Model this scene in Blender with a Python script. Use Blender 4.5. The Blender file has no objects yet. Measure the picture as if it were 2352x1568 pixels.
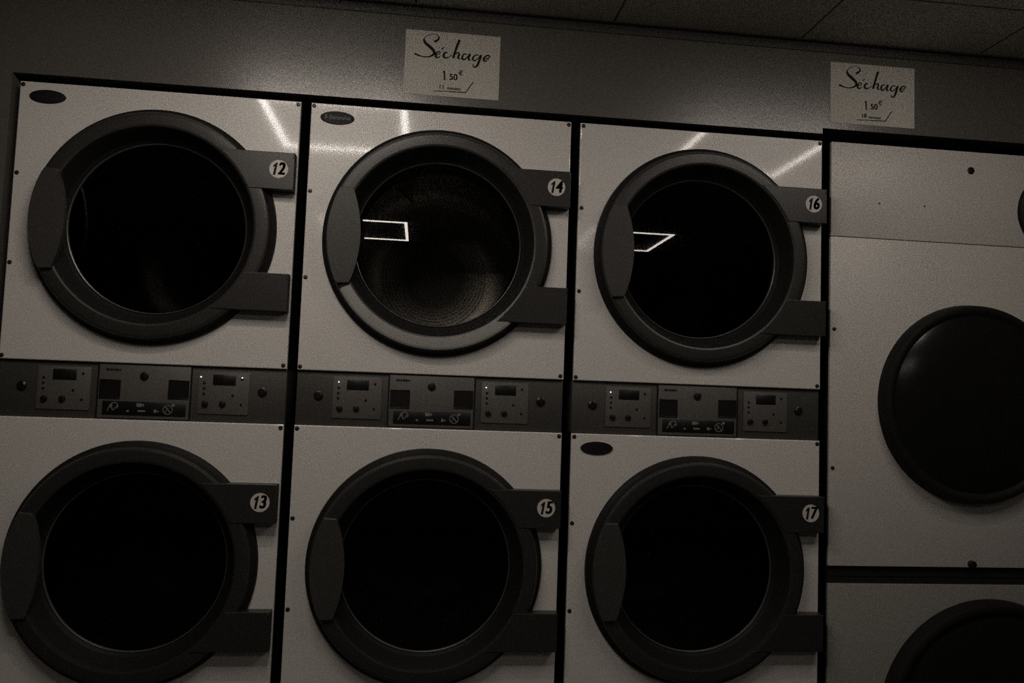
import bpy, bmesh, math
from mathutils import Vector, Matrix

scene = bpy.context.scene
COL = scene.collection
PI = math.pi

# ------------------------------------------------------------------ constants (metres)
TOP = 2.15            # height of the upper edge of the white dryer panels
CEIL = TOP + 0.315
P = 0.80              # column pitch
W = 0.7716            # panel width
H = 0.7807            # panel height
CH = 0.1562           # control strip height
DEP = 0.80            # cabinet depth

# ------------------------------------------------------------------ materials
def mat(name, col, rough=0.5, metal=0.0, spec=0.5, bump=None, mottle=None, coat=0.0):
    m = bpy.data.materials.new(name); m.use_nodes = True
    nt = m.node_tree; b = nt.nodes['Principled BSDF']
    b.inputs['Base Color'].default_value = (*col, 1)
    b.inputs['Roughness'].default_value = rough
    b.inputs['Metallic'].default_value = metal
    b.inputs['Specular IOR Level'].default_value = spec
    b.inputs['Coat Weight'].default_value = coat; b.inputs['Coat Roughness'].default_value = 0.075
    tc = nt.nodes.new('ShaderNodeTexCoord')
    if mottle:
        sc, amt = mottle
        n = nt.nodes.new('ShaderNodeTexNoise'); n.inputs['Scale'].default_value = sc
        n.inputs['Detail'].default_value = 4
        nt.links.new(tc.outputs['Object'], n.inputs['Vector'])
        mx = nt.nodes.new('ShaderNodeMix'); mx.data_type = 'RGBA'
        mx.inputs['A'].default_value = (*[c * (1 - amt) for c in col], 1)
        mx.inputs['B'].default_value = (*[min(1, c * (1 + amt)) for c in col], 1)
        nt.links.new(n.outputs['Fac'], mx.inputs['Factor'])
        nt.links.new(mx.outputs['Result'], b.inputs['Base Color'])
    if bump:
        sc, st, dist = bump
        n = nt.nodes.new('ShaderNodeTexNoise'); n.inputs['Scale'].default_value = sc
        n.inputs['Detail'].default_value = 2
        nt.links.new(tc.outputs['Object'], n.inputs['Vector'])
        bp = nt.nodes.new('ShaderNodeBump'); bp.inputs['Strength'].default_value = st
        bp.inputs['Distance'].default_value = dist
        nt.links.new(n.outputs['Fac'], bp.inputs['Height'])
        nt.links.new(bp.outputs['Normal'], b.inputs['Normal'])
    return m

def emit(name, col, strength):
    m = bpy.data.materials.new(name); m.use_nodes = True
    nt = m.node_tree; nt.nodes.clear()
    e = nt.nodes.new('ShaderNodeEmission'); o = nt.nodes.new('ShaderNodeOutputMaterial')
    e.inputs['Color'].default_value = (*col, 1); e.inputs['Strength'].default_value = strength
    nt.links.new(e.outputs[0], o.inputs[0]); return m

def glass(name, tint):
    m = bpy.data.materials.new(name); m.use_nodes = True
    nt = m.node_tree; nt.nodes.clear()
    o = nt.nodes.new('ShaderNodeOutputMaterial'); mx = nt.nodes.new('ShaderNodeMixShader')
    t = nt.nodes.new('ShaderNodeBsdfTransparent'); g = nt.nodes.new('ShaderNodeBsdfGlossy')
    f = nt.nodes.new('ShaderNodeFresnel'); f.inputs['IOR'].default_value = 1.5
    t.inputs['Color'].default_value = (*tint, 1); g.inputs['Roughness'].default_value = 0.0
    nt.links.new(f.outputs[0], mx.inputs[0]); nt.links.new(t.outputs[0], mx.inputs[1])
    nt.links.new(g.outputs[0], mx.inputs[2]); nt.links.new(mx.outputs[0], o.inputs[0]); return m

def perforated(name):
    m = mat(name, (0.62, 0.60, 0.57), 0.36, 0.85)
    nt = m.node_tree; b = nt.nodes['Principled BSDF']
    tc = nt.nodes.new('ShaderNodeUVMap')
    sep = nt.nodes.new('ShaderNodeSeparateXYZ'); nt.links.new(tc.outputs['UV'], sep.inputs[0])
    def mth(op, a, c=None):
        n = nt.nodes.new('ShaderNodeMath'); n.operation = op
        for i, v in enumerate((a, c)):
            if v is None: continue
            if isinstance(v, (int, float)): n.inputs[i].default_value = v
            else: nt.links.new(v, n.inputs[i])
        return n.outputs[0]
    S = 0.0125
    u = mth('DIVIDE', sep.outputs[0], S); v = mth('DIVIDE', sep.outputs[1], S)
    par = mth('MULTIPLY', mth('MODULO', mth('FLOOR', v), 2.0), 0.5)
    fu = mth('SUBTRACT', mth('FRACT', mth('ADD', u, par)), 0.5); fv = mth('SUBTRACT', mth('FRACT', v), 0.5)
    r = mth('SQRT', mth('ADD', mth('MULTIPLY', fu, fu), mth('MULTIPLY', fv, fv)))
    inside = mth('MULTIPLY', mth('LESS_THAN', r, 0.25), mth('MAXIMUM', mth('LESS_THAN', sep.outputs[1], 0.60), mth('GREATER_THAN', sep.outputs[1], 0.75)))
    mx = nt.nodes.new('ShaderNodeMix'); mx.data_type = 'RGBA'
    mx.inputs['A'].default_value = (0.62, 0.60, 0.57, 1); mx.inputs['B'].default_value = (0.005, 0.005, 0.005, 1)
    nt.links.new(inside, mx.inputs['Factor'])
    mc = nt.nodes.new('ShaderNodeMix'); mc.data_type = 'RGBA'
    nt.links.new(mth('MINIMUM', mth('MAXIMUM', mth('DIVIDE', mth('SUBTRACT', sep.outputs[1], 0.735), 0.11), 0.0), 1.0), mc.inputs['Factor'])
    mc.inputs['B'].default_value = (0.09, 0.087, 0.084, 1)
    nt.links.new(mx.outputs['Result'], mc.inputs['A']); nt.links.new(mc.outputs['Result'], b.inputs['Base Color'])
    return m

def ceiling_mat():
    m = mat('ceiling_tile', (0.5, 0.47, 0.43), 0.9)
    nt = m.node_tree; b = nt.nodes['Principled BSDF']
    tc = nt.nodes.new('ShaderNodeTexCoord'); sep = nt.nodes.new('ShaderNodeSeparateXYZ')
    nt.links.new(tc.outputs['Object'], sep.inputs[0])
    def mth(op, a, c=None):
        n = nt.nodes.new('ShaderNodeMath'); n.operation = op
        for i, v in enumerate((a, c)):
            if v is None: continue
            if isinstance(v, (int, float)): n.inputs[i].default_value = v
            else: nt.links.new(v, n.inputs[i])
        return n.outputs[0]
    def line(axis, off):
        q = mth('DIVIDE', mth('SUBTRACT', axis, off), 0.6)
        d = mth('ABSOLUTE', mth('SUBTRACT', mth('FRACT', mth('ADD', q, 100.5)), 0.5))
        return mth('LESS_THAN', d, 0.006)
    g = mth('MAXIMUM', line(sep.outputs[0], 1.69), line(sep.outputs[1], -0.3))
    n = nt.nodes.new('ShaderNodeTexNoise'); n.inputs['Scale'].default_value = 60
    nt.links.new(tc.outputs['Object'], n.inputs['Vector'])
    mx0 = nt.nodes.new('ShaderNodeMix'); mx0.data_type = 'RGBA'
    mx0.inputs['A'].default_value = (0.48, 0.45, 0.41, 1); mx0.inputs['B'].default_value = (0.55, 0.52, 0.47, 1)
    nt.links.new(n.outputs['Fac'], mx0.inputs['Factor'])
    mx = nt.nodes.new('ShaderNodeMix'); mx.data_type = 'RGBA'
    nt.links.new(mx0.outputs['Result'], mx.inputs['A']); mx.inputs['B'].default_value = (0.12, 0.11, 0.10, 1)
    nt.links.new(g, mx.inputs['Factor']); nt.links.new(mx.outputs['Result'], b.inputs['Base Color'])
    return m

def floor_mat():
    m = mat('floor_tile', (0.07, 0.065, 0.06), 0.5)
    nt = m.node_tree; b = nt.nodes['Principled BSDF']
    tc = nt.nodes.new('ShaderNodeTexCoord'); br = nt.nodes.new('ShaderNodeTexBrick')
    br.offset = 0; br.inputs['Scale'].default_value = 1.0
    br.inputs['Brick Width'].default_value = 0.3; br.inputs['Row Height'].default_value = 0.3
    br.inputs['Mortar Size'].default_value = 0.004
    br.inputs['Color1'].default_value = (0.075, 0.07, 0.064, 1); br.inputs['Color2'].default_value = (0.065, 0.06, 0.055, 1)
    br.inputs['Mortar'].default_value = (0.03, 0.028, 0.026, 1)
    nt.links.new(tc.outputs['Object'], br.inputs['Vector']); nt.links.new(br.outputs['Color'], b.inputs['Base Color'])
    return m

M = {
    'panel': mat('white_enamel', (0.60, 0.58, 0.55), 0.42, spec=0.5, bump=(2.2, 0.012, 0.004), mottle=(3.0, 0.03), coat=0.5),
    'panel_r': mat('white_enamel_matt', (0.50, 0.48, 0.45), 0.4, spec=0.4, bump=(7, 0.03, 0.004), mottle=(3.0, 0.03)),
    'panel_g': mat('grey_enamel', (0.23, 0.22, 0.20), 0.45, spec=0.4, mottle=(3.0, 0.04)),
    'body': mat('black_cabinet_steel', (0.012, 0.011, 0.010), 0.7, spec=0.2),
    'door': mat('dark_grey_door_plastic', (0.021, 0.0195, 0.018), 0.38, spec=0.42, mottle=(20, 0.05)),
    'handle': mat('dark_grey_handle_plastic', (0.036, 0.034, 0.032), 0.45, spec=0.4, mottle=(20, 0.05)),
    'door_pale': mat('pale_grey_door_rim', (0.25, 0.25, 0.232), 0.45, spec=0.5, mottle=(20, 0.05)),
    'cone': mat('black_gasket', (0.010, 0.010, 0.009), 0.55, spec=0.12),
    'rim': mat('polished_seal_ring', (0.07, 0.068, 0.065), 0.3, 0.3),
    'glass': glass('smoked_door_glass', (0.30, 0.29, 0.275)),
    'glass_clear': glass('clear_door_glass', (0.66, 0.65, 0.63)),
    'dome': mat('smoked_dome', (0.008, 0.008, 0.0075), 0.2, spec=0.35),
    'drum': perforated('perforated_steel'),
    'steel': mat('plain_steel', (0.5, 0.48, 0.46), 0.4, 0.8),
    'console': mat('dark_console_plastic', (0.040, 0.038, 0.033), 0.55, mottle=(30, 0.08)),
    'module': mat('grey_module_plate', (0.085, 0.078, 0.072), 0.5, mottle=(30, 0.06)),
    'black': mat('black_plastic', (0.006, 0.006, 0.006), 0.35),
    'bolt': mat('dark_bolt', (0.035, 0.032, 0.03), 0.4, 0.5),
    'badge': mat('black_badge', (0.010, 0.0095, 0.009), 0.5, spec=0.15),
    'badgetext': mat('badge_silver', (0.16, 0.15, 0.14), 0.5, spec=0.2),
    'sticker': mat('white_sticker', (0.52, 0.49, 0.45), 0.6, mottle=(60, 0.06)),
    'ink': mat('black_ink', (0.008, 0.007, 0.006), 0.7, spec=0.2),
    'paper': mat('sign_paper', (0.46, 0.44, 0.40), 0.75, spec=0.2, mottle=(8, 0.05)),
    'picto': mat('picto_print', (0.16, 0.15, 0.14), 0.6),
    'wall': mat('grey_wall_paint', (0.095, 0.088, 0.078), 0.30, spec=0.7, bump=(40, 0.05, 0.004), mottle=(4, 0.05)),
    'room': mat('room_wall_paint', (0.10, 0.095, 0.085), 0.8, mottle=(4, 0.06)),
    'trim': mat('dark_wall_angle', (0.05, 0.047, 0.043), 0.6),
    'lampbody': mat('lamp_plate', (0.2, 0.19, 0.18), 0.6),
    'led': emit('led_strip_bright', (1.0, 0.90, 0.80), 70.0),
    'led_mid': emit('led_strip', (1.0, 0.90, 0.80), 35.0),
    'led_dim': emit('led_strip_dim', (1.0, 0.92, 0.84), 17.0),
    'indicator': emit('indicator_led', (1.0, 0.95, 0.85), 2.0),
    'ceiling': ceiling_mat(), 'floor': floor_mat(),
}

# ------------------------------------------------------------------ mesh helpers
def finish(bm, name, mats, smooth=35):
    bmesh.ops.recalc_face_normals(bm, faces=bm.faces)
    me = bpy.data.meshes.new(name); bm.to_mesh(me); bm.free()
    for m in mats: me.materials.append(m)
    if smooth:
        for p in me.polygons: p.use_smooth = True
        me.set_sharp_from_angle(angle=math.radians(smooth))
    return me

def box(bm, x0, x1, y0, y1, z0, z1, bev=0.0, mi=0):
    r = bmesh.ops.create_cube(bm, size=1)
    vs = r['verts']
    for v in vs:
        v.co = Vector(((x0 + x1) / 2 + v.co.x * (x1 - x0), (y0 + y1) / 2 + v.co.y * (y1 - y0), (z0 + z1) / 2 + v.co.z * (z1 - z0)))
    fs = {f for v in vs for f in v.link_faces}
    for f in fs: f.material_index = mi
    if bev:
        es = list({e for v in vs for e in v.link_edges})
        r2 = bmesh.ops.bevel(bm, geom=es, offset=bev, segments=2, affect='EDGES', profile=0.5)
        for f in r2['faces']: f.material_index = mi

def prism(bm, pts, y0, y1, bev=0.0, mi=0):
    """polygon in x,z extruded from y0 (front) to y1"""
    a = [bm.verts.new((x, y0, z)) for x, z in pts]; b = [bm.verts.new((x, y1, z)) for x, z in pts]
    n = len(pts); fs = [bm.faces.new(a), bm.faces.new(b[::-1])]
    for i in range(n):
        j = (i + 1) % n; fs.append(bm.faces.new((a[j], a[i], b[i], b[j])))
    for f in fs: f.material_index = mi
    if bev:
        es = list(fs[0].edges)
        r = bmesh.ops.bevel(bm, geom=es, offset=bev, segments=2, affect='EDGES', profile=0.5)
        for f in r['faces']: f.material_index = mi

def disc(bm, cx, cz, r, y0, y1, n=32, bev=0.0, mi=0, rz=None):
    prism(bm, [(cx + r * math.cos(2 * PI * i / n), cz + (rz or r) * math.sin(2 * PI * i / n)) for i in range(n)], y0, y1, bev, mi)

def lathe(bm, cx, cz, prof, n=128, a0=0.0, a1=2 * PI, mis=None, closed=False):
    """profile of (radius, y) turned about the y axis through cx,cz"""
    full = abs(a1 - a0 - 2 * PI) < 1e-6
    cols = []
    steps = n if full else n + 1
    for i in range(steps):
        a = a0 + (a1 - a0) * i / n
        cols.append([bm.verts.new((cx + r * math.cos(a), y, cz + r * math.sin(a))) for r, y in prof])
    m = len(prof)
    for i in range(n):
        c, d = cols[i], cols[(i + 1) % steps]
        for k in range(m if closed else m - 1):
            l = (k + 1) % m
            f = bm.faces.new((c[k], d[k], d[l], c[l]))
            if mis: f.material_index = mis[k]
    if not full and closed:
        bm.faces.new(cols[0]); bm.faces.new(cols[-1][::-1])

def stroke(bm, pts, widths, y0, y1, samples=8, mi=0):
    """smooth pen stroke through 2-D points (x,z) with changing width"""
    n = len(pts)
    if isinstance(widths, (int, float)): widths = [widths] * n
    P2 = []; Wd = []
    for i in range(n - 1):
        p0, p1, p2, p3 = pts[max(i - 1, 0)], pts[i], pts[i + 1], pts[min(i + 2, n - 1)]
        for s in range(samples):
            t = s / samples
            P2.append(tuple(0.5 * (2 * p1[k] + (p2[k] - p0[k]) * t + (2 * p0[k] - 5 * p1[k] + 4 * p2[k] - p3[k]) * t * t
                                   + (3 * p1[k] - p0[k] - 3 * p2[k] + p3[k]) * t ** 3) for k in (0, 1)))
            Wd.append(widths[i] + (widths[i + 1] - widths[i]) * t)
    P2.append(tuple(pts[-1])); Wd.append(widths[-1])
    rows = []
    for i, (x, z) in enumerate(P2):
        a = P2[max(i - 1, 0)]; b = P2[min(i + 1, len(P2) - 1)]
        dx, dz = b[0] - a[0], b[1] - a[1]; l = math.hypot(dx, dz) or 1
        nx, nz = -dz / l * Wd[i] / 2, dx / l * Wd[i] / 2
        rows.append([bm.verts.new((x + nx, y0, z + nz)), bm.verts.new((x - nx, y0, z - nz)),
                     bm.verts.new((x - nx, y1, z - nz)), bm.verts.new((x + nx, y1, z + nz))])
    for r, s in zip(rows, rows[1:]):
        for k in range(4):
            f = bm.faces.new((r[k], r[(k + 1) % 4], s[(k + 1) % 4], s[k])); f.material_index = mi
    for e in (rows[0], rows[-1][::-1]):
        f = bm.faces.new(e); f.material_index = mi

def text_into(bm, s, cx, cz, size, y, mi=0, shear=0.0, bold=0.0, sx=1.0, thick=0.0004, rot=0.0, fat=0.0):
    if fat:
        for d in (-fat, fat): text_into(bm, s, cx + d, cz, size, y, mi, shear, bold, sx, thick, rot)
    cu = bpy.data.curves.new('lettering_curve', 'FONT'); cu.body = s; cu.size = 1.0
    cu.align_x = 'CENTER'; cu.align_y = 'CENTER'; cu.shear = shear; cu.offset = bold; cu.extrude = 0.01
    o = bpy.data.objects.new('lettering_curve', cu); COL.objects.link(o)
    dg = bpy.context.evaluated_depsgraph_get(); dg.update()
    me = bpy.data.meshes.new_from_object(o.evaluated_get(dg))
    c, s2 = math.cos(rot), math.sin(rot)
    base = len(bm.verts)
    vs = []
    for v in me.vertices:
        x, z = v.co.x * size * sx, v.co.y * size
        vs.append(bm.verts.new((cx + x * c - z * s2, y - v.co.z / 0.01 * thick / 2 - thick / 2, cz + x * s2 + z * c)))
    for p in me.polygons:
        try:
            f = bm.faces.new([vs[i] for i in p.vertices]); f.material_index = mi
        except ValueError: pass
    bpy.data.objects.remove(o); bpy.data.meshes.remove(me); bpy.data.curves.remove(cu)

def figure_one(bm, cx, cz, h, y, mi=0, shear=0.0, wide=1.0, serif=False, thick=0.0004):
    pts = [(0.13, -0.5), (0.13, 0.5), (0.0, 0.5), (-0.27, 0.30), (-0.27, 0.12), (-0.11, 0.22), (-0.11, -0.5)]
    if serif: pts = [(0.28, -0.5), (0.28, -0.42), (0.12, -0.40), (0.12, 0.5), (0.0, 0.5), (-0.27, 0.34), (-0.27, 0.26), (-0.11, 0.30), (-0.11, -0.40), (-0.27, -0.42), (-0.27, -0.5)]
    prism(bm, [(cx + (px * 0.72 * wide + pz * shear) * h, cz + pz * h) for px, pz in pts], y - thick, y, mi=mi)

CACHE = {}
def mesh(key, mats, build, smooth=35):
    if key not in CACHE:
        bm = bmesh.new(); build(bm)
        CACHE[key] = finish(bm, key, [M[m] for m in mats], smooth)
    return CACHE[key]

def part(name, me, parent, loc=(0, 0, 0), label=None):
    o = bpy.data.objects.new(name, me); COL.objects.link(o); o.parent = parent; o.location = loc
    if label: o['label'] = label
    return o

def thing(name, label, cat, loc, group=None):
    o = bpy.data.objects.new(name, None); COL.objects.link(o); o.location = loc; o.empty_display_size = 0.1
    o['label'] = label; o['category'] = cat
    if group: o['group'] = group
    return o

def struct(name, me, loc=(0, 0, 0)):
    o = bpy.data.objects.new(name, me); COL.objects.link(o); o.location = loc; o['kind'] = 'structure'; return o

# ------------------------------------------------------------------ room shell
def b_floor(bm): box(bm, -2.6, 5.2, -5.6, 1.05, -0.1, 0.0)
struct('floor', mesh('floor', ['floor'], b_floor, 0))
def b_ceil(bm): box(bm, -2.6, 5.2, -5.6, 1.05, CEIL, CEIL + 0.1)
struct('ceiling', mesh('ceiling', ['ceiling'], b_ceil, 0))
RX1 = 3.365
def b_back(bm):
    y0, y1 = 0.0, 0.10
    box(bm, -2.6, -0.022, y0, y1, 0, CEIL)
    box(bm, -0.022, 2.372, y0, y1, TOP + 0.022, CEIL)
    box(bm, 2.372, RX1, y0, y1, TOP + 0.040, CEIL)
    box(bm, RX1, 5.2, y0, y1, 0, CEIL)
    box(bm, -2.6, 5.2, 0.95, 1.05, 0, CEIL)
struct('wall_back', mesh('wall_back', ['wall'], b_back, 0))
def b_wl(bm): box(bm, -2.7, -2.6, -5.6, 1.05, 0, CEIL)
struct('wall_left', mesh('wall_left', ['room'], b_wl, 0))
def b_wr(bm): box(bm, 5.2, 5.3, -5.6, 1.05, 0, CEIL)
struct('wall_right', mesh('wall_right', ['room'], b_wr, 0))
def b_wf(bm): box(bm, -2.6, 5.2, -5.7, -5.6, 0, CEIL)
struct('wall_front', mesh('wall_front', ['room'], b_wf, 0))
def b_trim(bm):
    box(bm, -2.6, 5.2, -0.022, 0.0, CEIL - 0.004, CEIL)
    box(bm, -2.6, 5.2, -0.004, 0.0, CEIL - 0.030, CEIL - 0.004)
struct('trim_1', mesh('trim_1', ['trim'], b_trim, 0))

# ------------------------------------------------------------------ ceiling lights
def b_led(bm):
    h, g, t = 0.29, 0.325, 0.020
    for x0, x1, y0, y1 in ((-h, h, -g, -g + t), (-h, h, g - t, g), (-h, -h + t, -g + t, g - t), (h - t, h, -g + t, g - t)):
        box(bm, x0, x1, y0, y1, -0.010, -0.002)
def b_lplate(bm): box(bm, -0.297, 0.297, -0.332, 0.332, -0.004, 0.0, 0.001)
for x, y, led, lab in ((0.757, -1.150, 'led', 'square outline ceiling light above dryers 12 and 14, near the machine wall'),
                  (2.575, -1.100, 'led_mid', 'square outline ceiling light above dryer 16, near the machine wall'),
                  (0.727, -3.30, 'led_dim', 'square outline ceiling light mirrored in the glass of dryer 14'),
                  (2.552, -3.18, 'led_dim', 'square outline ceiling light mirrored in the glass of dryer 16')):
    t = thing('ceiling_light', lab, 'ceiling light', (x, y, CEIL), 'square ceiling lights')
    part('lamp_plate', mesh('lamp_plate', ['lampbody'], b_lplate), t)
    part('led_frame', mesh('frame_' + led, [led], b_led, 0), t, label='glowing white square outline')

# ------------------------------------------------------------------ dryers (panel-local: x from panel left, z from panel top, y=0 front)
DX, DZ, DR = 0.3865, -0.3925, 0.336       # door centre and outer radius
def b_cabinet(bm):
    t = 0.012; y0 = 0.012
    box(bm, 0.003, 0.003 + t, y0, DEP, -H + 0.001, -0.001); box(bm, W - 0.003 - t, W - 0.003, y0, DEP, -H + 0.001, -0.001)
    box(bm, 0.003 + t, W - 0.003 - t, y0, DEP, -0.001 - t, -0.001); box(bm, 0.003 + t, W - 0.003 - t, y0, DEP, -H + 0.001, -H + 0.001 + t)
    box(bm, 0.003 + t, W - 0.003 - t, DEP - t, DEP, -H + 0.013, -0.013)
def panel_with_hole(bm, x0, x1, z0, z1, cx, cz, r, y0=0.0, y1=0.012, n=128):
    ang = [2 * PI * i / n for i in range(n)]
    for a in (math.atan2(z1 - cz, x1 - cx), math.atan2(z1 - cz, x0 - cx), math.atan2(z0 - cz, x0 - cx), math.atan2(z0 - cz, x1 - cx)):
        a %= 2 * PI
        k = min(range(len(ang)), key=lambda i: abs(ang[i] - a)); ang[k] = a
    ang.sort()
    rings = []
    bv = 0.003
    def rectpt(a, m):
        c, s = math.cos(a), math.sin(a); ts = []
        if c > 1e-9: ts.append((x1 - m - cx) / c)
        if c < -1e-9: ts.append((x0 + m - cx) / c)
        if s > 1e-9: ts.append((z1 - m - cz) / s)
        if s < -1e-9: ts.append((z0 + m - cz) / s)
        q = min(ts); return cx + q * c, cz + q * s
    spec = [('c', r, y1), ('c', r, y0), ('r', bv, y0), ('r', bv * 0.3, y0 + bv * 0.3), ('r', 0, y0 + bv), ('r', 0, y1)]
    for kind, v, y in spec:
        rings.append([bm.verts.new((cx + v * math.cos(a), y, cz + v * math.sin(a))) if kind == 'c' else bm.verts.new((*[rectpt(a, v)[0]], y, rectpt(a, v)[1])) for a in ang])
    m = len(spec)
    for k in range(m):
        A, B = rings[k], rings[(k + 1) % m]
        for i in range(n):
            j = (i + 1) % n; bm.faces.new((A[i], A[j], B[j], B[i]))
def b_front(bm): panel_with_hole(bm, 0, W, -H, 0, DX, DZ, 0.300)
def b_mouth(bm): lathe(bm, DX, DZ, [(0.299, 0.0125), (0.292, 0.07), (0.243, 0.09), (0.240, 0.10), (0.240, 0.125), (0.30, 0.126), (0.302, 0.0125)], 96, closed=True)
def b_drum(bm):
    n = 96; uv = bm.loops.layers.uv.new('UVMap'); R = 0.335
    prof = [(0.243, 0.13), (R, 0.15), (R, 0.60), (0.325, 0.65), (0.30, 0.69), (0.26, 0.716), (0.20, 0.729), (0.05, 0.735), (0.0, 0.735)]
    L = [0.0]
    for (a, b), (c, d) in zip(prof, prof[1:]): L.append(L[-1] + math.hypot(c - a, d - b))
    for i in range(n):
        a, b = 2 * PI * i / n, 2 * PI * (i + 1) / n
        for k in range(len(prof) - 1):
            (r0, y0), (r1, y1) = prof[k], prof[k + 1]
            pts = [(r0, y0, a, L[k]), (r0, y0, b, L[k]), (r1, y1, b, L[k + 1]), (r1, y1, a, L[k + 1])]
            if r1 == 0: pts = pts[:3]
            f = bm.faces.new([bm.verts.new((DX + r * math.cos(t), y, DZ + r * math.sin(t))) for r, y, t, _ in pts])
            for lp, (r, y, t, l) in zip(f.loops, pts): lp[uv].uv = (t * R, l)
    bmesh.ops.remove_doubles(bm, verts=bm.verts, dist=1e-5)
def b_lifter(k):
    def f(bm):
        a = PI / 2 + 0.35 + k * 2 * PI / 3
        prof = [(0.334, -0.10), (0.30, -0.035), (0.265, 0.0), (0.30, 0.035), (0.334, 0.10)]
        rows = []
        for y in (0.17, 0.62):
            rows.append([bm.verts.new((DX + r * math.cos(a + t), y, DZ + r * math.sin(a + t))) for r, t in prof])
        for i in range(4): bm.faces.new((rows[0][i], rows[0][i + 1], rows[1][i + 1], rows[1][i]))
        bm.faces.new(rows[0]); bm.faces.new(rows[1][::-1]); bm.faces.new((rows[0][0], rows[1][0], rows[1][4], rows[0][4]))
    return f
def b_door(bm):
    #        glass seat ... cone ... front ring ... skirt
    prof = [(0.248, 0.040), (0.248, 0.026), (0.256, 0.018), (0.2745, -0.028), (0.2785, -0.0345), (0.284, -0.0362),
            (0.298, -0.0366), (0.311, -0.0360), (0.3165, -0.0345), (0.319, -0.030), (0.325, -0.017), (0.334, -0.010), (0.336, -0.0005), (0.300, -0.0005), (0.262, 0.038)]
    mis = [1, 1, 1, 1, 0, 0, 0, 0, 0, 1, 1, 1, 1, 1, 1]
    lathe(bm, DX, DZ, prof, 160, mis=mis, closed=True)
def b_rim(bm):
    lathe(bm, DX, DZ, [(0.2425, 0.030), (0.2435, 0.0255), (0.246, 0.024), (0.2478, 0.0265), (0.2478, 0.030)], 128, closed=True)
def b_glass(bm): disc(bm, DX, DZ, 0.2475, 0.0305, 0.0355, 96)
def b_handle(bm):
    pts = []
    th = math.asin(0.140 / 0.3175)
    for i in range(25):
        a = PI - th + 2 * th * i / 24; pts.append((DX + 0.3175 * math.cos(a), DZ + 0.3175 * math.sin(a)))
    for i in range(25):
        z = -0.138 + 0.276 * i / 24
        x = -0.2235 - 0.0265 * (z / 0.138) ** 2
        pts.append((DX + x, DZ + z))
    prism(bm, pts[::-1], -0.0465, -0.030, 0.003)
def b_hinge(s):
    def f(bm):
        z0, z1 = s * 0.1735 - 0.0535, s * 0.1735 + 0.0535
        pts = []
        for i in range(13):
            z = z0 + (z1 - z0) * i / 12; pts.append((DX + math.sqrt(0.286 ** 2 - z * z), DZ + z))
        pts += [(W - 0.0035, DZ + z1), (W - 0.0035, DZ + z0)]
        prism(bm, pts[::-1], -0.0385, -0.0005, 0.0015)
        # hinge knuckle pin at the outer end
        box(bm, W - 0.0085, W - 0.0055, -0.0402, -0.0380, DZ + z1 - 0.016, DZ + z1 - 0.003, 0.0008)
    return f
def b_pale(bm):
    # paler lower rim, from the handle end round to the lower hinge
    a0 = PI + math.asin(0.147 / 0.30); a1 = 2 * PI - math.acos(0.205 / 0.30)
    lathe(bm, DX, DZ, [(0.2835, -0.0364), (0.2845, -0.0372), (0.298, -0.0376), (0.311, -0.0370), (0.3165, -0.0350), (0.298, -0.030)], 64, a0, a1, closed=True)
def b_number(s):
    def f(bm):
        disc(bm, 0.725, -0.2145, 0.0262, -0.0393, -0.0386, 40, mi=0)
        figure_one(bm, 0.7155, -0.2145, 0.0355, -0.0394, 1, 0.16)
        text_into(bm, s[1], 0.7325, -0.2145, 0.0495, -0.0394, mi=1, shear=0.16, bold=0.012, sx=0.76, fat=0.0014)
    return f
def b_badge(bm): disc(bm, 0.0765, -0.0415, 0.0485, -0.0035, 0.0, 48, bev=0.001, rz=0.0188)
def b_badgetext(bm):
    text_into(bm, 'Electrolux', 0.0845, -0.0415, 0.0165, -0.0036, mi=0, bold=0.01, sx=0.92)
    # square emblem to the left of the name
    stroke(bm, [(0.040, -0.0350), (0.048, -0.0350)], 0.0016, -0.0041, -0.0035, 2)
    stroke(bm, [(0.040, -0.0415), (0.0465, -0.0365)], 0.0022, -0.0041, -0.0035, 2)
    stroke(bm, [(0.041, -0.0470), (0.0485, -0.0405)], 0.0022, -0.0041, -0.0035, 2)
def b_bolt(bm):
    disc(bm, 0, 0, 0.0050, -0.0022, 0.0, 6, bev=0.0006); disc(bm, 0, 0, 0.0060, -0.0008, 0.0, 20)
BOLTS = [(0.0085, -0.010), (W - 0.0085, -0.010), (0.0095, -0.262), (0.0095, -0.514), (0.0075, -0.771), (W - 0.0105, -0.770)]
def b_kick(bm):
    box(bm, 0.0, W, 0.02, DEP, -(TOP - H - CH), -H - 0.001, 0.003)

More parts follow.
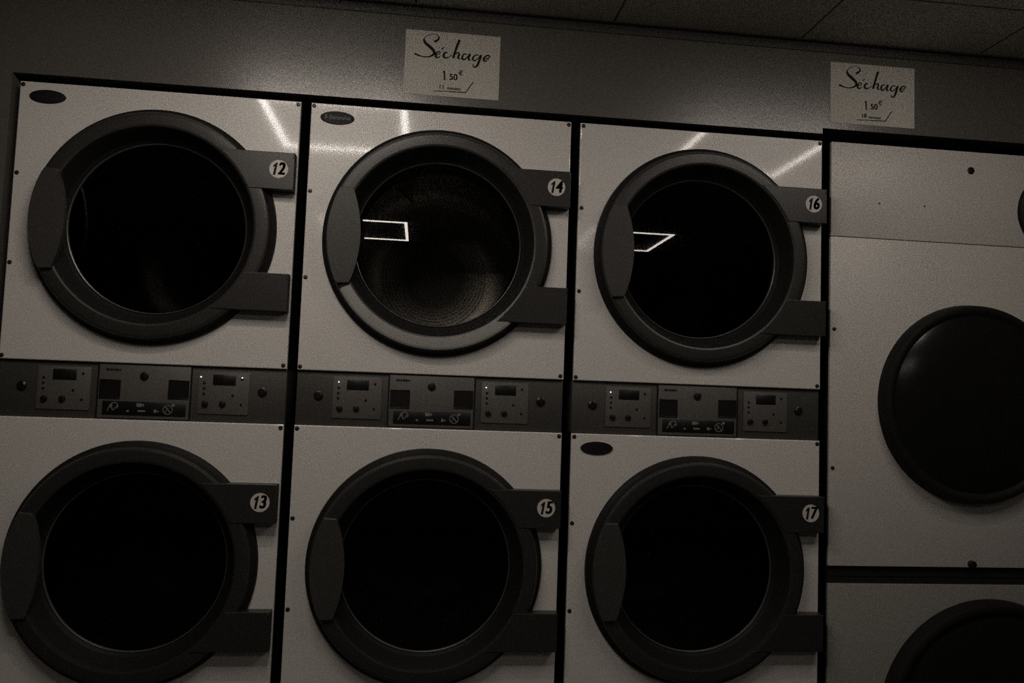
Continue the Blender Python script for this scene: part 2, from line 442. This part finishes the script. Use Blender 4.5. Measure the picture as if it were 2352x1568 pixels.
def dryer(col, lower, number, label, badge, text, pale):
    px = col * P
    ptop = TOP - (H + CH if lower else 0)
    base = 0.0 if lower else ptop - H
    t = thing('tumble_dryer', label, 'tumble dryer', (px + W / 2, DEP / 2, base), 'numbered stacked tumble dryers')
    off = (-W / 2, -DEP / 2, ptop - base)
    part('cabinet', mesh('cabinet', ['body'], b_cabinet, 0), t, off)
    fp = part('front_panel', mesh('front_panel', ['panel'], b_front, 0), t, off)
    for x, z in BOLTS: part('bolt', mesh('bolt', ['bolt'], b_bolt), fp, (x, 0, z))
    part('drum_mouth', mesh('drum_mouth', ['cone'], b_mouth), t, off)
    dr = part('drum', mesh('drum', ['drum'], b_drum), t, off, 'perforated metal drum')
    for k in range(3): part('lifter', mesh('lifter_%d' % k, ['steel'], b_lifter(k), 25), dr)
    d = part('door', mesh('door', ['door', 'cone'], b_door, 9), t, off)
    part('seal_ring', mesh('seal_ring', ['rim'], b_rim, 40), d)
    part('door_glass', mesh('door_glass_14' if pale else 'door_glass', ['glass_clear' if pale else 'glass'], b_glass, 20), d, label='dark round glass')
    part('handle', mesh('handle', ['handle'], b_handle, 9), d)
    part('hinge', mesh('hinge_up', ['door'], b_hinge(1), 0), d)
    part('hinge', mesh('hinge_low', ['door'], b_hinge(-1), 0), d)
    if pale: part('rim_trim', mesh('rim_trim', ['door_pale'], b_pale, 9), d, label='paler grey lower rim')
    part('number_sticker', mesh('number_' + number, ['sticker', 'ink'], b_number(number), 0), d, label='round white sticker reading ' + number)
    if badge:
        b = part('brand_badge', mesh('badge', ['badge'], b_badge), t, off, 'oval black badge')
        if text: part('lettering', mesh('badge_text', ['badgetext'], b_badgetext, 0), b)
    if lower: part('base_panel', mesh('base_panel', ['panel'], b_kick), t, off)
    return t

dryer(0, False, '12', 'white upper dryer with number 12 sticker on its dark hinge', True, False, False)
dryer(1, False, '14', 'white upper dryer with number 14 sticker and pale lower door rim', True, True, True)
dryer(2, False, '16', 'white upper dryer with number 16 sticker on its dark hinge', False, False, False)
dryer(0, True, '13', 'white lower dryer with number 13 sticker, under dryer 12', False, False, False)
dryer(1, True, '15', 'white lower dryer with number 15 sticker, under dryer 14', False, False, False)
dryer(2, True, '17', 'white lower dryer with number 17 sticker and black oval badge', True, False, False)

# ------------------------------------------------------------------ control consoles between upper and lower dryers
CY = 0.010      # console face
def b_console(bm):
    box(bm, 0.0, W, CY, 0.30, -CH + 0.001, -0.001, 0.0015)
def b_module(x0, x1):
    def f(bm): box(bm, x0, x1, CY - 0.003, CY + 0.001, -0.134, -0.014, 0.001)
    return f
def b_display(bm): box(bm, -0.031, 0.031, CY - 0.0045, CY - 0.0025, -0.0145, 0.0145, 0.001)
def b_button(bm): disc(bm, 0, 0, 0.0085, CY - 0.009, CY - 0.0025, 24, bev=0.0012)
def b_dot(bm): disc(bm, 0, 0, 0.0035, CY - 0.0042, CY - 0.0025, 14)
def b_ind(bm): disc(bm, 0, 0, 0.0019, CY - 0.0048, CY - 0.0025, 14)
def b_lock(bm):
    lathe(bm, 0, 0, [(0.0, CY - 0.008), (0.007, CY - 0.008), (0.0085, CY - 0.006), (0.0125, CY - 0.004), (0.013, CY)], 28)
    box(bm, -0.0012, 0.0012, CY - 0.0088, CY - 0.0078, -0.005, 0.005)
def b_coin(bm):
    # plate with seams either side
    box(bm, 0.263, 0.508, CY - 0.004, CY + 0.001, -0.152, -0.0035, 0.001)
def b_seam(bm): box(bm, -0.0016, 0.0016, CY - 0.0025, CY + 0.001, -0.153, -0.002)
def b_recess(bm):
    # open-fronted coin cup with a darker mouth
    w, h = 0.028, 0.027
    box(bm, -w, w, CY - 0.0055, CY - 0.0035, h - 0.003, h, 0.0006); box(bm, -w, w, CY - 0.0055, CY - 0.0035, -h, -h + 0.003, 0.0006)
    box(bm, -w, -w + 0.003, CY - 0.0055, CY - 0.0035, -h + 0.003, h - 0.003); box(bm, w - 0.003, w, CY - 0.0055, CY - 0.0035, -h + 0.003, h - 0.003)
    box(bm, -w + 0.003, w - 0.003, CY - 0.0045, CY - 0.0035, -h + 0.003, h - 0.003)
def b_slot(bm): disc(bm, 0, 0, 0.0115, CY - 0.0075, CY - 0.0035, 28, bev=0.001)
def b_band(bm): box(bm, 0.277, 0.500, CY - 0.0055, CY - 0.0035, -0.144, -0.106, 0.0006)
def b_picto(bm):
    y0, y1 = CY - 0.0062, CY - 0.0053
    def ring(cx, cz, r, t, a0=0, a1=2 * PI):
        lathe(bm, cx, cz, [(r, y0), (r - t, y0), (r - t, y1), (r, y1)], 24, a0, a1, closed=True)
    ring(0.309, -0.120, 0.011, 0.0025, -0.6, 3.6); stroke(bm, [(0.291, -0.134), (0.301, -0.112), (0.305, -0.131), (0.316, -0.119)], 0.0022, y0, y1, 4)
    box(bm, 0.368, 0.382, y0, y1, -0.120, -0.110); box(bm, 0.372, 0.392, y0, y1, -0.134, -0.129)
    box(bm, 0.383, 0.388, y0, y1, -0.118, -0.112); box(bm, 0.342, 0.349, y0, y1, -0.135, -0.130)
    box(bm, 0.415, 0.422, y0, y1, -0.135, -0.126); box(bm, 0.424, 0.428, y0, y1, -0.133, -0.129)
    ring(0.452, -0.126, 0.0135, 0.0022); stroke(bm, [(0.443, -0.116), (0.462, -0.136)], 0.0026, y0, y1, 3)
    box(bm, 0.462, 0.470, y0, y1, -0.116, -0.109); stroke(bm, [(0.445, -0.134), (0.453, -0.120)], 0.0018, y0, y1, 3)
def b_print(bm):
    for x, w in ((0.281, 0.010), (0.293, 0.006), (0.301, 0.013), (0.316, 0.004)): box(bm, x, x + w, CY - 0.0046, CY - 0.0038, -0.0215, -0.0160)

def console(col, label, left_leds, right_leds):
    z = TOP - H
    t = thing('control_console', label, 'control panel', (col * P + W / 2, 0.15, z - CH), 'dryer control consoles')
    off = (-W / 2, -0.15, CH)
    part('console_body', mesh('console_body', ['console'], b_console), t, off)
    for i, (x0, leds) in enumerate(((0.102, left_leds), (0.530, right_leds))):
        m = part('control_module', mesh('module_%d' % i, ['module'], b_module(x0, x0 + 0.139)), t, off)
        part('display', mesh('display', ['black'], b_display), m, (x0 + 0.0705, 0, -0.037))
        part('button', mesh('button', ['black'], b_button), m, (x0 + 0.021, 0, -0.105))
        part('button', mesh('button', ['black'], b_button), m, (x0 + 0.0685, 0, -0.104))
        for dx, dz in ((0.016, -0.047), (0.016, -0.062), (0.016, -0.077), (0.119, -0.033), (0.119, -0.105), (0.095, -0.080)):
            part('status_light', mesh('dot', ['black'], b_dot), m, (x0 + dx, 0, dz))
        for dx, dz in leds: part('indicator_light', mesh('indicator', ['indicator'], b_ind, 0), m, (x0 + dx, 0, dz), 'lit white pin light')
    part('key_lock', mesh('key_lock', ['black'], b_lock), t, (off[0] + 0.062, off[1], off[2] - 0.071))
    part('key_lock', mesh('key_lock', ['black'], b_lock), t, (off[0] + 0.706, off[1], off[2] - 0.067))
    part('seam', mesh('seam', ['black'], b_seam), t, (off[0] + 0.2605, off[1], off[2])); part('seam', mesh('seam', ['black'], b_seam), t, (off[0] + 0.5105, off[1], off[2]))
    c = part('coin_unit', mesh('coin_unit', ['module'], b_coin), t, off)
    part('coin_cup', mesh('coin_cup', ['black'], b_recess), c, (0.294, 0, -0.073)); part('coin_cup', mesh('coin_cup', ['black'], b_recess), c, (0.478, 0, -0.069))
    part('coin_slot', mesh('coin_slot', ['black'], b_slot), c, (0.384, 0, -0.034))
    part('symbol_strip', mesh('symbol_strip', ['black'], b_band), c)
    part('symbols', mesh('symbols', ['picto'], b_picto, 0), c, label='pale printed symbols')
    part('print', mesh('print', ['ink'], b_print, 0), c)
console(0, 'dark coin-operated control strip between dryers 12 and 13', [], [(0.006, -0.030), (0.119, -0.029)])
console(1, 'dark coin-operated control strip between dryers 14 and 15', [(0.016, -0.030)], [(0.013, -0.031)])
console(2, 'dark coin-operated control strip between dryers 16 and 17', [(0.014, -0.031)], [])

# ------------------------------------------------------------------ large machines at the right
RX0 = 2.402; RW = 0.936
RDX, RDZ = 0.468, -0.808
def b_rcab(bm):
    box(bm, 0.004, RW - 0.004, 0.012, 0.85, -1.345, -0.001)
def b_rtop(bm): box(bm, 0, RW, 0.0, 0.012, -0.2995, 0.0, 0.002)
def b_rmain(bm): box(bm, 0, RW, 0.0, 0.012, -1.313, -0.3015, 0.002)
def b_rband(bm): box(bm, 0.0, RW, 0.010, 0.013, -1.366, -1.314)
def b_rdoor(bm):
    prof = [(0.0, -0.066), (0.10, -0.064), (0.19, -0.055), (0.255, -0.040), (0.275, -0.032), (0.280, -0.035), (0.286, -0.041), (0.295, -0.0425),
            (0.303, -0.039), (0.307, -0.030), (0.311, -0.004), (0.311, -0.0005)]
    lathe(bm, 0, 0, prof, 128, mis=[1, 1, 1, 1, 0, 0, 0, 0, 0, 0, 0])
    bmesh.ops.remove_doubles(bm, verts=bm.verts, dist=1e-6)
def b_rhandle(bm):
    box(bm, 0.290, 0.345, -0.062, -0.0005, -0.065, 0.065, 0.008)
def b_rcover(bm): lathe(bm, 0, 0, [(0.0, -0.020), (0.10, -0.020), (0.118, -0.017), (0.126, -0.010), (0.128, -0.0005)], 64)
def b_rplug(bm): disc(bm, 0, 0, 0.0115, -0.002, 0.0, 28, bev=0.0006)
def b_rscrew(bm): disc(bm, 0, 0, 0.0055, -0.003, 0.0, 20, bev=0.0008)
def b_rpin(bm): disc(bm, 0, 0, 0.0026, -0.0012, 0.0, 12)
def b_rlock(bm): disc(bm, 0, 0, 0.011, -0.014, 0.010, 24, bev=0.002)

t = thing('tumble_dryer', 'large white unnumbered dryer with plain dark round door, right of dryer 16', 'tumble dryer', (RX0 + RW / 2, 0.425, TOP - 1.345))
off = (-RW / 2, -0.425, 1.345)
def at(x, z): return (off[0] + x, off[1], off[2] + z)
part('cabinet', mesh('large_cabinet', ['body'], b_rcab, 0), t, off)
tp = part('top_panel', mesh('top_panel', ['panel_r'], b_rtop), t, off)
part('plug', mesh('plug', ['black'], b_rplug), tp, (0.471, 0, -0.062))
part('pin', mesh('pin', ['bolt'], b_rpin), tp, (0.160, 0, -0.188)); part('pin', mesh('pin', ['bolt'], b_rpin), tp, (0.312, 0, -0.188))
part('round_cover', mesh('round_cover', ['cone'], b_rcover), tp, (0.760, 0, -0.185), 'dark round cover')
mp = part('front_panel', mesh('large_front_panel', ['panel_r'], b_rmain), t, off)
part('screw', mesh('screw', ['bolt'], b_rscrew), mp, (0.013, 0, -0.591)); part('screw', mesh('screw', ['bolt'], b_rscrew), mp, (0.011, 0, -1.018))
d = part('door', mesh('large_door', ['cone', 'dome'], b_rdoor, 40), t, at(RDX, RDZ))
part('handle', mesh('large_handle', ['cone'], b_rhandle), d)
part('lock', mesh('panel_lock', ['black'], b_rlock), t, at(0.466, -1.302))

LH = TOP - 1.366
t = thing('laundry_machine', 'grey machine with round dark door below the large unnumbered dryer', 'laundry machine', (RX0 + RW / 2, 0.425, 0.0))
def b_lcab(bm): box(bm, 0.004, RW - 0.004, 0.012, 0.85, 0.0, LH + 0.018)
def b_lfront(bm): box(bm, 0, RW, 0.0, 0.012, 0.02, LH, 0.002)
part('cabinet', mesh('lower_cabinet', ['body'], b_lcab, 0), t, (-RW / 2, -0.425, 0))
part('front_panel', mesh('lower_front_panel', ['panel_g'], b_lfront), t, (-RW / 2, -0.425, 0))
d = part('door', mesh('large_door', ['cone', 'dome'], b_rdoor, 40), t, (2.93 - RX0 - RW / 2, -0.425, TOP - 1.772)); d.scale = (1.17, 1.17, 1.17)
part('handle', mesh('large_handle', ['cone'], b_rhandle), d)

# ------------------------------------------------------------------ price signs on the wall
SW, SH = 0.283, 0.196
def uv(px, py):
    # sheet coordinates (metres) of a point measured on the sheet, origin at its upper left corner
    dx, dy = px - 245.0, py - 130.0
    a, b, c, d = 1715.0, -45.0, 132.0, 1155.0
    det = a * d - b * c
    return ((d * dx - b * dy) / det * SW, -(-c * dx + a * dy) / det * SH)
def b_sheet(bm): box(bm, 0, SW, -0.0012, 0.0, -SH, 0)
def b_sign(minutes):
    def f(bm):
        y0, y1 = -0.0016, -0.0011
        k = SW / 1715
        def s(pts, w): stroke(bm, [uv(*p) for p in pts], [q * k * 1.2 for q in w] if isinstance(w, list) else w * k, y0, y1, 6)
        s([(748, 352), (800, 335), (838, 285), (800, 235), (720, 222), (620, 250), (562, 315)], [36, 30, 22, 7, 7, 8, 14])
        s([(562, 315), (590, 375), (660, 440), (725, 500), (752, 555), (715, 605), (620, 632), (510, 618), (400, 575)], [26, 40, 46, 46, 40, 26, 16, 16, 34])
        s([(775, 605), (835, 580), (858, 548), (825, 535), (785, 570), (775, 620), (810, 645), (862, 615)], [10, 12, 16, 16, 26, 30, 20, 8])
        s([(885, 495), (928, 458)], [20, 12])
        s([(985, 565), (960, 545), (928, 575), (920, 620), (950, 648), (1010, 632), (1075, 590)], [24, 16, 30, 34, 24, 12, 8])
        s([(1210, 320), (1175, 400), (1130, 530), (1090, 652)], [34, 34, 32, 32])
        s([(1100, 625), (1140, 570), (1185, 552), (1200, 580), (1180, 640), (1200, 662), (1225, 650)], [10, 12, 22, 28, 28, 20, 8])
        s([(1340, 590), (1300, 572), (1262, 610), (1258, 660), (1290, 678), (1340, 640), (1375, 590)], [14, 14, 26, 30, 22, 12, 8])
        s([(1400, 572), (1372, 640), (1378, 680), (1415, 680)], [30, 32, 28, 8])
        s([(1560, 605), (1510, 590), (1462, 625), (1448, 670), (1480, 695), (1535, 665), (1580, 610)], [14, 14, 24, 28, 20, 12, 8])
        s([(1602, 592), (1572, 680), (1535, 770), (1500, 808), (1455, 800), (1460, 765)], [30, 34, 32, 24, 16, 10])
        s([(1650, 668), (1715, 650), (1758, 622), (1725, 598), (1675, 622), (1645, 672), (1672, 706), (1745, 662)], [10, 12, 20, 18, 24, 30, 20, 8])
        # price
        s([(935, 885), (938, 1040)], 26); s([(905, 905), (935, 885)], [10, 16]); s([(915, 1042), (965, 1045)], 8)
        s([(990, 1035), (998, 1042)], 14)
        x, z = uv(1098, 1000); text_into(bm, '50', x, z, 0.026, -0.0012, bold=0.006, sx=0.95, fat=0.0003)
        x, z = uv(1225, 925); text_into(bm, '\u20ac', x, z, 0.0205, -0.0012, bold=0.006, shear=0.15, fat=0.0003)
        x, z = uv(890, 1165); figure_one(bm, x - 0.0052, z, 0.0128, -0.0012, 0, 0.0, 1.0, True)
        if minutes == '11': figure_one(bm, x + 0.0032, z, 0.0128, -0.0012, 0, 0.0, 1.0, True)
        else: text_into(bm, minutes[1], x + 0.0038, z, 0.0178, -0.0012, bold=0.006, sx=0.85, fat=0.0006)
        x, z = uv(1118, 1203); text_into(bm, 'minutes', x - 0.002, z, 0.0135, -0.0012, bold=0.006, sx=0.95, fat=0.0002)
        stroke(bm, [uv(735, 1242), uv(1030, 1254)], 12 * k, y0, y1, 2); stroke(bm, [uv(1030, 1254), uv(1322, 1272)], 16 * k, y0, y1, 2)
        stroke(bm, [uv(1318, 1275), uv(1455, 1085)], 15 * k, y0, y1, 2)
    return f
for x, z, mn, lab in ((1.0635, 0.2435, '11', 'white paper price sign on the wall above dryer 14'),
                      (2.396, 0.2565, '10', 'white paper price sign on the wall above the large unnumbered dryer')):
    t = thing('price_sign', lab, 'sign', (x, 0, TOP + z - SH), 'paper price signs')
    part('sheet', mesh('sheet', ['paper'], b_sheet, 0), t, (0, 0, SH))
    part('lettering', mesh('sign_text_' + mn, ['ink'], b_sign(mn), 0), t, (0, 0, SH), 'black script lettering')

# ------------------------------------------------------------------ camera
R = [[0.9927604628979153, 0.1121789217033239, -0.0429249674687875],
     [-0.11476652625669163, 0.9913606295428307, -0.06350391045765984],
     [0.035430322573877994, 0.06797052094784838, 0.9970580226468212]]
cam = bpy.data.cameras.new('camera'); cam.sensor_width = 36.0; cam.lens = 1829.0 / 2352 * 36; cam.clip_start = 0.02
co = bpy.data.objects.new('camera', cam); COL.objects.link(co)
mw = Matrix.Identity(4)
for i in range(3):
    mw[i][0] = R[i][0]; mw[i][1] = R[i][2]; mw[i][2] = -R[i][1]
mw[0][3], mw[1][3], mw[2][3] = 1.150237, -2.326794, TOP - 0.833103
co.matrix_world = mw
scene.camera = co

# ------------------------------------------------------------------ world and view
w = bpy.data.worlds.new('night'); scene.world = w; w.use_nodes = True
w.node_tree.nodes['Background'].inputs[0].default_value = (0.0, 0.0, 0.0, 1)
vs = scene.view_settings
scene.display_settings.display_device = 'sRGB'
vs.view_transform = 'Standard'; vs.look = 'None'; vs.gamma = 1.0; vs.use_curve_mapping = False; vs.exposure = 0.0
scene.cycles.use_denoising = False; scene.cycles.sample_clamp_indirect = 2.0
scene.cycles.max_bounces = 8; scene.cycles.transparent_max_bounces = 12
